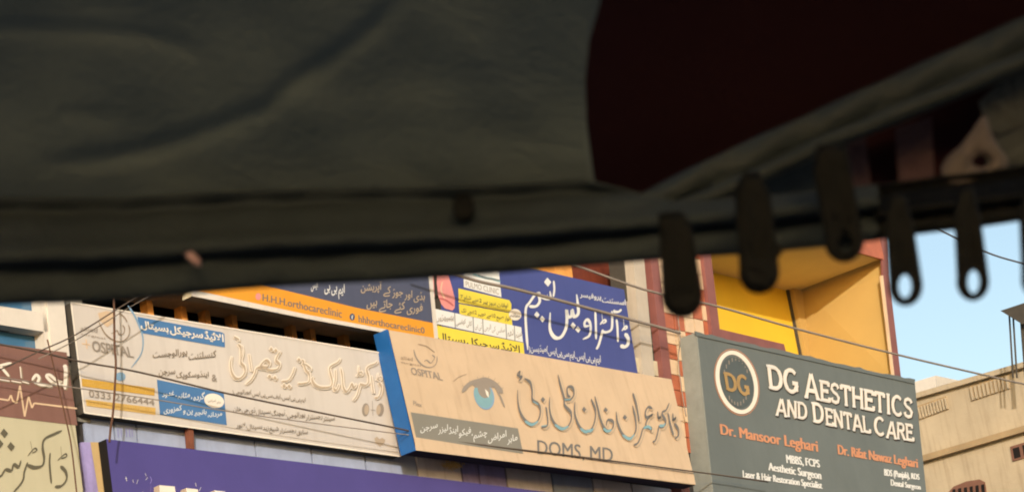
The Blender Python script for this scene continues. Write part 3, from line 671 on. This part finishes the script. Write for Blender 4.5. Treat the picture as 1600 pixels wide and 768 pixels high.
big = [([(798, 452), (820, 490), (818, 530), (795, 548), (765, 538)], 6.5), ([(787, 345), (793, 425)], 3.2), ([(790, 428), (812, 415), (802, 402), (776, 436)], 3.4), ([(738, 352), (745, 420), (748, 515)], 4.6), ([(705, 295), (708, 360), (702, 425), (665, 445), (630, 438)], 5), ([(772, 283), (755, 300), (722, 300), (728, 288)], 4.8),
       ([(642, 425), (628, 480), (612, 535), (596, 566)], 5), ([(634, 298), (640, 382)], 3.2), ([(640, 384), (664, 370), (650, 358), (622, 392)], 3.4), ([(588, 298), (592, 390), (594, 495)], 4.8),
       ([(548, 398), (518, 402), (512, 380), (530, 355), (550, 378), (556, 420), (545, 470), (500, 495)], 5), ([(456, 178), (465, 250), (468, 312), (440, 335), (424, 290), (420, 330), (396, 335), (385, 288), (388, 350), (380, 420), (345, 480), (300, 480), (268, 420), (270, 305)], 6.2),
       ([(294, 82), (299, 140), (292, 196)], 4.2), ([(268, 155), (272, 205), (240, 208), (200, 188), (188, 170), (160, 185), (125, 235), (100, 270), (96, 340), (100, 420), (106, 500), (112, 570)], 5.2), ([(185, 175), (196, 225), (170, 262), (120, 262)], 5.5), ([(250, 178), (250, 210)], 3)]
for p, wd in big: stroke(mb, Ep, A5(p), wd, 'print white', nib=55, mn=.72, off=.001)
for x, y in A5([(252, 92)]): diamond(mb, Ep, x, y, 11.5, 'print white')
for x, y in A5([(176, 322), (214, 352), (432, 398), (466, 426)]): diamond(mb, Ep, x, y, 8.6, 'print white')
urdu(mb, Ep, 'اسسٹنٹ پروفیسر', A5([(478, 145), (802, 215), (804, 285), (480, 205)]), 'print white', .02, .1, gap=.1)
urdu(mb, Ep, 'ایم بی بی ایس ۔ ایم سی پی ایس (میڈیسن)', A5([(118, 520), (625, 600), (628, 690), (120, 595)]), 'print white', .012, .1, gap=.1)
mb.build('name_lettering', se_)

# F: dark grey cosmetic clinic board
G = FP(.2)
sg = board('sign_board', 'dark grey cloth board for a skin and dental clinic with round emblem', 'sign', G, [(1088, 519), (1429, 594), (1454, 830), (1121, 840)], .23, 'grey vinyl', 'grey cloth')
MB().prism([G.at(1088.5, 519) + N * .006, G.at(1088.5, 519) - N * .23, G.at(1121.5, 840) - N * .23, G.at(1121.5, 840) + N * .006], -U * .015, 'grey cloth').build('side_panel', sg)
hem = MB()
px = [(1086 + i * 8.6) for i in range(41)]
top = [(x, 519 + (x - 1088) * .2200 + random.uniform(-2.6, .6)) for x in px]
hem.prism(Q(G, top + [(1429, 599), (1088, 524)], .012), -N * .012, 'grey vinyl')
hem.build('folded_edge', sg)
mb = MB(); MO, MS = (1050, 500), 4.267
def ring(a, b, m, wd, of=0): 
    p = ellipse(432, 412, a, b, -15, 40, 0, 360, True); stroke(mb, G, T(p, MO, MS), wd, m, taper=False, sub=2, off=of)
ring(141, 224, 'print orange', 1.0); ring(122, 202, 'print pale', 6.2, .002); ring(100, 170, 'print slate', 1.6, .001)
mb.add(Q(G, T(ellipse(432, 410, 100, 172, -15), MO, MS), .0036), [tuple(range(28))], 'print slate')
for i in range(9):
    t = radians(205 + i * 16); cx, cy = 425 + 84 * cos(t), 405 + 150 * sin(t)
    stroke(mb, G, T([(cx, cy - 13), (cx + 2, cy + 13)], MO, MS), 1.5, 'print mid grey', taper=False)
for i in range(7):
    t = radians(45 + i * 15); cx, cy = 437 + 78 * cos(t), 412 + 145 * sin(t)
    stroke(mb, G, T([(cx, cy - 13), (cx + 2, cy + 13)], MO, MS), 1.5, 'print mid grey', taper=False)
caps(mb, G, 'DG', T([(345, 345), (508, 372), (520, 505), (365, 462)], MO, MS), 'print gold', .26, off=.006)
mb.build('round_emblem', sg)
mb = MB(); RO, RS = (1180, 560), 5.485
rows = (('DG', [(100, 50), (368, 100), (372, 300), (125, 255)]), ('A', [(435, 125), (520, 135), (545, 345), (432, 325)]), ('ESTHETICS', [(552, 182), (1348, 342), (1352, 512), (562, 358)]),
        ('AND', [(185, 338), (440, 378), (448, 522), (182, 480)]), ('D', [(485, 370), (582, 385), (588, 555), (502, 540)]), ('ENTAL', [(598, 418), (978, 500), (990, 638), (608, 566)]), ('C', [(1018, 492), (1108, 508), (1112, 664), (1024, 645)]), ('ARE', [(1135, 532), (1345, 562), (1358, 706), (1128, 672)]))
for s, q in rows:
    q1 = T(q, RO, RS)
    caps(mb, G, s, [(x + 1, y + 1.6) for x, y in q1], 'print dark', .2 if len(s) > 1 else .2, grow=.045, off=.0)
    caps(mb, G, s, q1, 'print pale', .2, grow=.02, off=.005)
    caps(mb, G, s, q1, 'print white' , .08, grow=0.0, off=.010)
mb.build('title_lettering', sg)
VO, VS = (1100, 650), 6.51
mb = MB(); latin(mb, G, 'Dr. Mansoor Leghari', T([(165, 75), (1150, 245), (1160, 395), (178, 215)], VO, VS), 'print orange', .03); mb.build('text_line', sg)
mb = MB(); latin(mb, G, 'MBBS, FCPS', T([(835, 385), (1170, 440), (1180, 530), (845, 485)], VO, VS), 'print white', .03); mb.build('text_line', sg)
mb = MB(); latin(mb, G, 'Aesthetic Surgeon', T([(655, 465), (1185, 555), (1195, 665), (660, 570)], VO, VS), 'print white', .03); mb.build('text_line', sg)
mb = MB(); latin(mb, G, 'Laser & Hair Restoration Specialist', T([(395, 545), (1195, 665), (1205, 755), (400, 640)], VO, VS), 'print white', .03); mb.build('text_line', sg)
NO, NS = (1290, 680), 8.725
mb = MB(); latin(mb, G, 'Dr. Rifat Nawaz Leghari', T([(168, 118), (1248, 310), (1258, 475), (180, 295)], NO, NS), 'print orange', .03); mb.build('text_line', sg)
mb = MB(); latin(mb, G, 'BDS (Punjab), RDS', T([(800, 448), (1275, 520), (1280, 625), (805, 570)], NO, NS), 'print white', .03); mb.build('text_line', sg)
mb = MB(); latin(mb, G, 'Dental Surgeon', T([(890, 590), (1290, 665), (1298, 755), (895, 705)], NO, NS), 'print white', .03); mb.build('text_line', sg)

# G: violet fascia with raised letters
H = FP(.02)
sh_ = board('sign_board', 'plain violet fascia board with raised white letters below the parapet tiles', 'sign', H, [(166, 685), (604, 737), (1120, 800), (1160, 1000), (196, 930)], .098, 'purple panel', 'shade black')
for x0, x1, yt in ((249, 273, 757), (291, 309, 761.5), (335, 352, 765)):
    MB().prism(Q(H, [(x0, yt), (x1, yt + 2), (x1 + 12, yt + 90), (x0 + 4, yt + 88)], .07), -N * .068, 'print pale', 'print emboss').build('letter', sh_)
mb = MB()
for p, wd in (([(340, 622), (348, 665)], 2), ([(332, 640), (352, 640)], 1.6), ([(405, 650), (412, 680)], 1.6), ([(440, 690), (455, 650)], 1.6), ([(520, 590), (530, 615)], 1.6), ([(525, 655), (545, 630)], 1.6), ([(565, 620), (580, 650), (568, 690)], 1.0), ([(992, 680), (1000, 715)], 1.8), ([(1028, 755), (1045, 720)], 1.8), ([(498, 762), (505, 790)], 1.6), ([(575, 700), (570, 770)], .8)):
    stroke(mb, H, T(p, (140, 640), 6.0), wd, 'print white' if wd > 1.2 else 'print lavender')
mb.build('scribble', sh_)
# faint chalky writing on a parapet tile
mb = MB(); fs = FP(-.08)
for i, x in enumerate((184, 189, 197, 202, 206)): stroke(mb, fs, [(x, 668), (x + 1, 682)], 2.2, 'print lavender')
o = mb.build('faded_marks', cb)

# straw tuft under the eye board, rusty brackets
st = MB()
for i in range(150):
    x = 707 + random.gauss(0, 6.5); y = 726 + random.gauss(0, 2.5); a = random.uniform(-1.2, 1.2)
    stroke(st, FP(-.06 + random.uniform(-.01, .07)), [(x - 3 * cos(a), y - 3 * sin(a)), (x + random.uniform(-1, 1), y + random.uniform(-1.5, 0)), (x + 3 * cos(a), y + 3 * sin(a))], .9, 'straw', taper=False, sub=2)
st = st.build('straw_nest'); tag(st, 'small tuft of yellow straw tucked under the eye clinic board', 'nest')
rb = MB().prism(Q(FP(.0), [(294, 664), (302, 665), (304, 701), (297, 700)]), -N * .05, 'rust').build('bracket'); tag(rb, 'rusty upright bracket between cream board and violet fascia', 'bracket')

# ------------------------------------------------------------ cables
def cable(name_label, pts, n, r, m='cable', sag=0.0, pls=None):
    P = []
    sp = smooth_path(pts, 5)
    for i, (x, y, k) in enumerate(sp):
        pl = FP(n if not isinstance(n, tuple) else n[0] + (n[1] - n[0]) * i / (len(sp) - 1)); P.append(pl.at(x, y))
    o = MB().tube(P, r, m, 6).build('overhead_cable', smooth=True); tag(o, name_label, 'cable', 'cables strung along the shop fronts')
cable('dark cable sagging across the cream board to its lower right corner', [(-40, 530), (60, 549), (124, 564), (218, 581), (350, 613), (470, 638), (619, 668), (720, 690), (900, 712), (1100, 738), (1200, 752)], (.14, .36), .0075)
cable('thin lower cable crossing the yellow phone bars', [(-40, 583), (64, 598), (124, 606), (239, 623), (350, 641), (480, 659), (640, 679), (760, 694)], (.1, .3), .0045, 'grey cable')
cable('slanting cable rising from the brown board over the hospital logo', [(-30, 590), (20, 568), (60, 549), (119, 522), (192, 477), (260, 436)], .35, .006)
cable('thin grey line slanting just under the first cable on the logo', [(60, 560), (120, 530), (202, 480), (270, 442)], .3, .0045, 'grey cable')  # thin grey tube along the lower of two parallel lines
cable('vertical brown cable hanging down over the cream board', [(175, 400), (178, 470), (179, 540), (181, 570), (177, 640), (173, 668), (171, 690)], .26, .009, 'brown cable')
cable('grey cable crossing the navy chest clinic board', [(640, 405), (740, 437), (800, 450), (870, 468), (990, 500), (1035, 512), (1062, 520)], .3, .015, 'grey cable')
cable('high cable running from the shutter past the yellow balcony into the sky', [(800, 384), (892, 412), (1010, 453), (1120, 478), (1240, 512), (1400, 553), (1545, 587), (1700, 622)], .5, .012, 'grey cable')
cable('thin cable high in the sky between the hanging tabs', [(1440, 345), (1537, 392), (1600, 412), (1700, 440)], 1.5, .01)
cable('thin cord dropping down the heartbeat board', [(74, 530), (80, 555), (102, 650), (112, 700), (122, 790)], .3, .006, 'brown cable')
cable('thin slack wire looping beside the dark grey board', [(1058, 470), (1060, 500), (1063, 530), (1060, 560), (1064, 600), (1072, 650)], .1, .006, 'grey cable')

# ------------------------------------------------------------ vehicle hood close to the camera
hd = thing('vehicle_hood', 'dark cloth hood of the vehicle the view looks out from', 'hood', (0, 1.0, EYE + .35))
def gridmesh(name, xs, ys, fn, m, par, thick=None):
    mb = MB(); nx, ny = len(xs), len(ys)
    vs = [fn(x, y) for y in ys for x in xs]
    fs = [(j * nx + i, j * nx + i + 1, (j + 1) * nx + i + 1, (j + 1) * nx + i) for j in range(ny - 1) for i in range(nx - 1)]
    mb.add(vs, fs, m)
    o = mb.build(name, par, smooth=True)
    s = o.modifiers.new('thickness', 'SOLIDIFY'); s.thickness = thick or .003; s.offset = 0
    return o
def frange(a, b, s):
    n = max(1, int(round((b - a) / s))); return [a + (b - a) * i / n for i in range(n + 1)]
def segd(px, py, pts):       # signed distance to a polyline and position along it
    best = (1e9, 0, 0); L = 0
    for (x0, y0), (x1, y1) in zip(pts, pts[1:]):
        dx, dy = x1 - x0, y1 - y0; l2 = dx * dx + dy * dy; t = max(0, min(1, ((px - x0) * dx + (py - y0) * dy) / l2))
        ex, ey = px - x0 - t * dx, py - y0 - t * dy; d = sqrt(ex * ex + ey * ey)
        if d < best[0]: best = (d, 1 if dx * ey - dy * ex > 0 else -1, L + t * sqrt(l2))
        L += sqrt(l2)
    return best[0] * best[1], best[2], L
CRE = [([(60, 252), (130, 248), (210, 236), (290, 214), (350, 192), (420, 165), (450, 130), (520, 88), (580, 40), (640, -20)], 17, .0075), ([(-60, 36), (0, 40), (90, 44), (170, 46), (240, 55), (290, 70), (325, 92)], 14, .004), ([(95, 170), (130, 176), (180, 180)], 14, .003), ([(440, 178), (560, 170), (700, 160), (860, 158)], 34, -.004), ([(805, 212), (840, 218), (880, 224), (910, 228)], 5, .002), ([(640, 262), (700, 150), (760, 60)], 60, -.003)]
def lining(x, y):
    d = 1.16 - (345 - y) * .00042 + .0016 * sin(x * .006 + y * .02) + .0011 * sin(x * .034 - y * .017) * sin(y * .02)
    for pts, wd, am in CRE:
        q, s, L = segd(x, y, pts); e = min(1, s / (.12 * L) + .1, (L - s) / (.12 * L) + .1)
        d += am * .5 * e * math.exp(-(q / wd) ** 2) - am * .08 * e * math.exp(-((q + wd * 1.3) / (wd * .9)) ** 2)
    d += .0012 * sin(x * .021 + y * .013) + .0009 * sin(x * .009 - y * .031)
    return d
def edge(y):
    pts = [(-80, 948), (0, 937), (60, 920), (130, 914), (200, 917), (260, 925), (345, 938)]
    for (a, b), (c, e) in zip(pts, pts[1:]):
        if y <= c: return b + (e - b) * (y - a) / (c - a)
    return 938
gridmesh('cloth_lining', frange(-90, 940, 9), frange(-90, 345, 8), lambda x, y: near(-90 + (x + 90) * (edge(y) + 90) / 1030, y, lining(-90 + (x + 90) * (edge(y) + 90) / 1030, y)), 'hood lining', hd)
# hem along the opening
def bot(x):
    pts = [(-100, 478), (0, 474), (190, 466), (400, 449), (600, 437), (800, 423), (1030, 405), (1200, 391), (1380, 372), (1480, 358), (1600, 343), (1720, 328)]
    for (a, b), (c, d) in zip(pts, pts[1:]):
        if x <= c: return b + (d - b) * (x - a) / (c - a)
    return 328
PROF = [(-165, .012), (-152, .020), (-143, .022), (-134, .016), (-122, .006), (-108, .002), (-95, -.003), (-86, -.010), (-78, -.015), (-70, -.014), (-64, -.006), (-59, .004), (-54, .006), (-47, .001), (-36, -.001), (-20, -.002), (-8, -.001), (-2, .003), (0, .010), (-3, .018), (-12, .024), (-40, .03)]
def hem_pt(x, k):
    o, dd = PROF[k]; s = 1.0 - .22 * max(0, min(1, x / 1000))
    wob = .0016 * sin(x * .017 + k * .4) + .001 * sin(x * .053 + k) + (.004 * math.exp(-((x - 725) / 16) ** 2) if 2 <= k <= 7 else 0)
    lim = -165 if x < 900 else max(-165, -165) + min(1, (x - 900) / 160) * 62
    o = max(o, lim - k * 0 + (k * .8 if o < lim else 0) - 5)
    return near(x, bot(x) + o * s + 1.2 * sin(x * .011), 1.09 + dd + wob)
def corner_pt(x, k):
    o, dd = PROF[k]
    return near(x, bot(x) + o * .5 + .8 * sin(x * .03), 1.088 + dd * .6 + .001 * sin(x * .06))
gridmesh('corner_hem', frange(1366, 1720, 10), list(range(len(PROF))), lambda x, k: corner_pt(x, int(k)), 'rubber', hd, .0015)
gridmesh('hem', frange(-100, 1372, 10), list(range(len(PROF))), lambda x, k: hem_pt(x, int(k)), 'hood hem', hd, .0015)
gridmesh('roof_panel', frange(860, 1720, 20), frange(-90, 400, 20), lambda x, y: near(x, min(y, bot(x) - 22), 1.24 - (345 - y) * .0003), 'hood maroon', hd, .004)
# slanting padded strip
U1 = [(940, 334), (975, 318), (1130, 240), (1330, 150), (1600, 28), (1760, -44)]; L1 = [(940, 372), (1010, 352), (1160, 298), (1300, 230), (1420, 183), (1600, 108), (1760, 40)]
def ip(pts, x):
    for (a, b), (c, d) in zip(pts, pts[1:]):
        if x <= c: return b + (d - b) * (x - a) / (c - a)
    return pts[-1][1]
def strip(x, t):
    y = ip(U1, x) * (1 - t) + ip(L1, x) * t
    d = 1.12 - .003 * sin(min(1, t / .6) * pi) - (.010 * sin((t - .64) / .36 * pi) if t > .64 else 0)
    return near(x, y, d + .0012 * sin(x * .05 + t * 5))
gridmesh('roof_strip', frange(950, 1740, 10), [i / 14 for i in range(15)], strip, 'hood strip', hd)
def patch(name, pts, d, m, th=.004):
    f = [near(x, y, d) for x, y in pts]; c = sum(f, Vector()) / len(f); dv = (c - CAM).normalized() * th
    mb = MB().prism(f, dv, m); return mb.build(name, hd)
patch('side_curtain', [(1000, 330), (1200, 240), (1500, 120), (1740, 20), (1740, 305), (1600, 322), (1480, 336), (1380, 350), (1200, 365), (1000, 380)], 1.19, 'hood maroon')
patch('curtain_strip', [(1150, 285), (1300, 225), (1315, 350), (1165, 380)], 1.165, 'hood hem')
patch('curtain_strip', [(1306, 228), (1352, 212), (1366, 330), (1316, 342)], 1.17, 'dusky maroon')
patch('curtain_strip', [(1398, 200), (1456, 182), (1462, 322), (1408, 330)], 1.17, 'dusky maroon')
patch('curtain_strip', [(1528, 160), (1570, 120), (1720, 70), (1720, 150), (1575, 215), (1545, 205)], 1.15, 'blue grey cloth')
gridmesh('curtain_fold', frange(1540, 1730, 10), [i / 8 for i in range(9)], lambda x, t: near(x, (222 - (x - 1540) * .42) * (1 - t) + (300 - (x - 1540) * .3) * t, 1.14 - .012 * sin(t * pi)), 'blue grey cloth', hd)
# buckle with an eyelet
def plate(name, outline, hc, hr, d, m, par, th=.006, tilt=(0, 0), n=44):
    """flat plate with a real hole: outline is star-shaped about the hole centre"""
    O = []; Hh = []
    k = len(outline)
    for i in range(n):
        t = 2 * pi * i / n; dx, dy = cos(t), sin(t); best = None
        for (ax, ay), (bx, by) in zip(outline, outline[1:] + outline[:1]):
            ex, ey = bx - ax, by - ay; den = dx * ey - dy * ex
            if abs(den) < 1e-9: continue
            s = ((ax - hc[0]) * ey - (ay - hc[1]) * ex) / den; v = ((ax - hc[0]) * dy - (ay - hc[1]) * dx) / den
            if s > 0 and -1e-6 <= v <= 1 + 1e-6 and (best is None or s > best): best = s
        O.append((hc[0] + dx * best, hc[1] + dy * best)); Hh.append((hc[0] + hr[0] * cos(t), hc[1] + hr[1] * sin(t)))
    def dd(x, y): return d + tilt[0] * (x - hc[0]) + tilt[1] * (y - hc[1])
    rings = []
    def shr(p, f): return (hc[0] + (p[0] - hc[0]) * f, hc[1] + (p[1] - hc[1]) * f)
    rings.append([near(*h, dd(*h) + th * .15) for h in Hh])
    rings.append([near(*[hh * .8 + oo * .2 for hh, oo in zip(h, o)], dd(*o)) for h, o in zip(Hh, O)])
    rings.append([near(*[hh * .12 + oo * .88 for hh, oo in zip(h, o)], dd(*o)) for h, o in zip(Hh, O)])
    rings.append([near(*o, dd(*o) + th * .3) for o in O]); rings.append([near(*o, dd(*o) + th * .8) for o in O])
    rings.append([near(*[hh * .12 + oo * .88 for hh, oo in zip(h, o)], dd(*o) + th) for h, o in zip(Hh, O)])
    rings.append([near(*h, dd(*h) + th * .9) for h in Hh])
    vs = [p for r in rings for p in r]; fs = []
    for j in range(len(rings)):
        j2 = (j + 1) % len(rings)
        for i in range(n): fs.append((j * n + i, j * n + (i + 1) % n, j2 * n + (i + 1) % n, j2 * n + i))
    return MB().add(vs, fs, m).build(name, par, smooth=True)
plate('buckle', [(1540, 168), (1546, 200), (1556, 222), (1576, 250), (1572, 268), (1552, 272), (1528, 282), (1524, 292), (1560, 308), (1530, 312), (1498, 300), (1474, 284), (1470, 262), (1480, 245), (1500, 228), (1522, 200), (1534, 180)], (1533, 252), (14, 9), 1.10, 'dull metal', hd)
mbc = MB(); f = [near(x, y, 1.068) for x, y in ((288, 396), (300, 392), (306, 398), (312, 404), (311, 413), (303, 411), (295, 405))]; mbc.prism(f, Vector((0, .004, 0)), 'tear light'); mbc.build('tear_daylight', hd)  # pale pink patch painted as light showing through a tear in the cloth
for pts in ([(664, 276), (668, 288), (666, 300)], [(676, 288), (686, 300), (690, 292)], [(700, 270), (697, 286), (704, 300)], [(812, 222), (806, 240), (813, 262), (810, 284)], [(178, 238), (182, 256), (180, 268)], [(524, 292), (521, 306)]):
    MB().tube([near(x, y, 1.135) for x, y in pts], .0006, 'rubber', 5).build('loose_thread', hd)
MB().prism([near(x, y, 1.078) for x, y in ellipse(724, 322, 17, 20)], Vector((0, .006, 0)), 'rubber').build('gap_shade', hd)  # dark disc laid on the hem as the shade of a gap
# unseen roof over the viewer, shaped to keep the sun off the cabin
def roofgrid():
    a = near(-90, -90, .97); b = near(1720, -90, 1.10)
    mb = MB(); zt = max(a.z, b.z) + .07
    pts = []
    for j in range(9):
        t = j / 8; y = .92 - t * 1.5; z = zt + .1 * sin(t * pi * .8)
        for i in range(13):
            s = i / 12; x = -.8 + 1.6 * s; pts.append(Vector((x, y, z - .12 * abs(2 * s - 1) ** 3)))
    mb.add(pts, [(j * 13 + i, j * 13 + i + 1, (j + 1) * 13 + i + 1, (j + 1) * 13 + i) for j in range(8) for i in range(12)], 'hood maroon')
    o = mb.build('unseen_roof_cloth', hd, smooth=True); s = o.modifiers.new('thickness', 'SOLIDIFY'); s.thickness = .006
roofgrid()
def roundtab(xt0, xt1, yt, cx, cy, rx, ry, lean=0):
    pts = [(xt0, yt), (xt1, yt)]
    for i in range(19):
        t = radians(-12 + 204 * i / 18); pts.append((cx + rx * cos(t), cy + ry * sin(t)))
    return pts
tabs = [('black rubber tab with a closed round end, leftmost of the hanging row', roundtab(1028, 1078, 330, 1066, 462, 33, 35), (1066, 462), (2, 2), 1.02, 0),
        ('black rubber tab with a nicked edge, in front of the yellow wall', roundtab(1146, 1200, 268, 1186, 425, 32, 34), (1186, 425), (2, 2.6), 1.03, 1),
        ('short grey black tab with a dull eyelet, curled towards the corner', roundtab(1262, 1322, 225, 1319, 378, 31, 32), (1322, 380), (9, 13), 1.04, 2),
        ('black tab with bright eyelet nearest the yellow building corner', roundtab(1379, 1420, 300, 1415, 446, 27, 32), (1414, 447), (10, 18), 1.03, 3),
        ('black tab with bright eyelet hanging alone against the sky', roundtab(1488, 1526, 290, 1520, 440, 26, 30), (1521, 440), (9, 18), 1.03, 4),
        ('last black tab cut by the frame at the sky edge', roundtab(1590, 1632, 290, 1622, 436, 27, 31), (1624, 438), (9, 17), 1.03, 5)]
for lab, out, hc, hr, d, i in tabs:
    t = thing('hanging_tab', lab, 'rubber tab', near(hc[0], out[0][1], d), 'rubber tabs hanging under the hood')
    plate('strap', out, hc, hr, d, 'rubber', t, .007, (0, -.00005))
    if i == 2: MB().prism([near(x, y, d + .012) for x, y in ellipse(*hc, 14, 18)], Vector((0, .003, 0)), 'hood hem').build('backing_disc', t)
    if i < 2:
        MB().prism([near(x, y, d - .004) for x, y in ellipse(hc[0], hc[1], 20, 21)], Vector((0, .006, 0)), 'rubber').build('button', t)
    if i == 1: MB().prism([near(x, y, d + .002) for x, y in ((1212, 378), (1220, 384), (1222, 394), (1214, 398))], Vector((0, .004, 0)), 'rubber').build('nick', t)
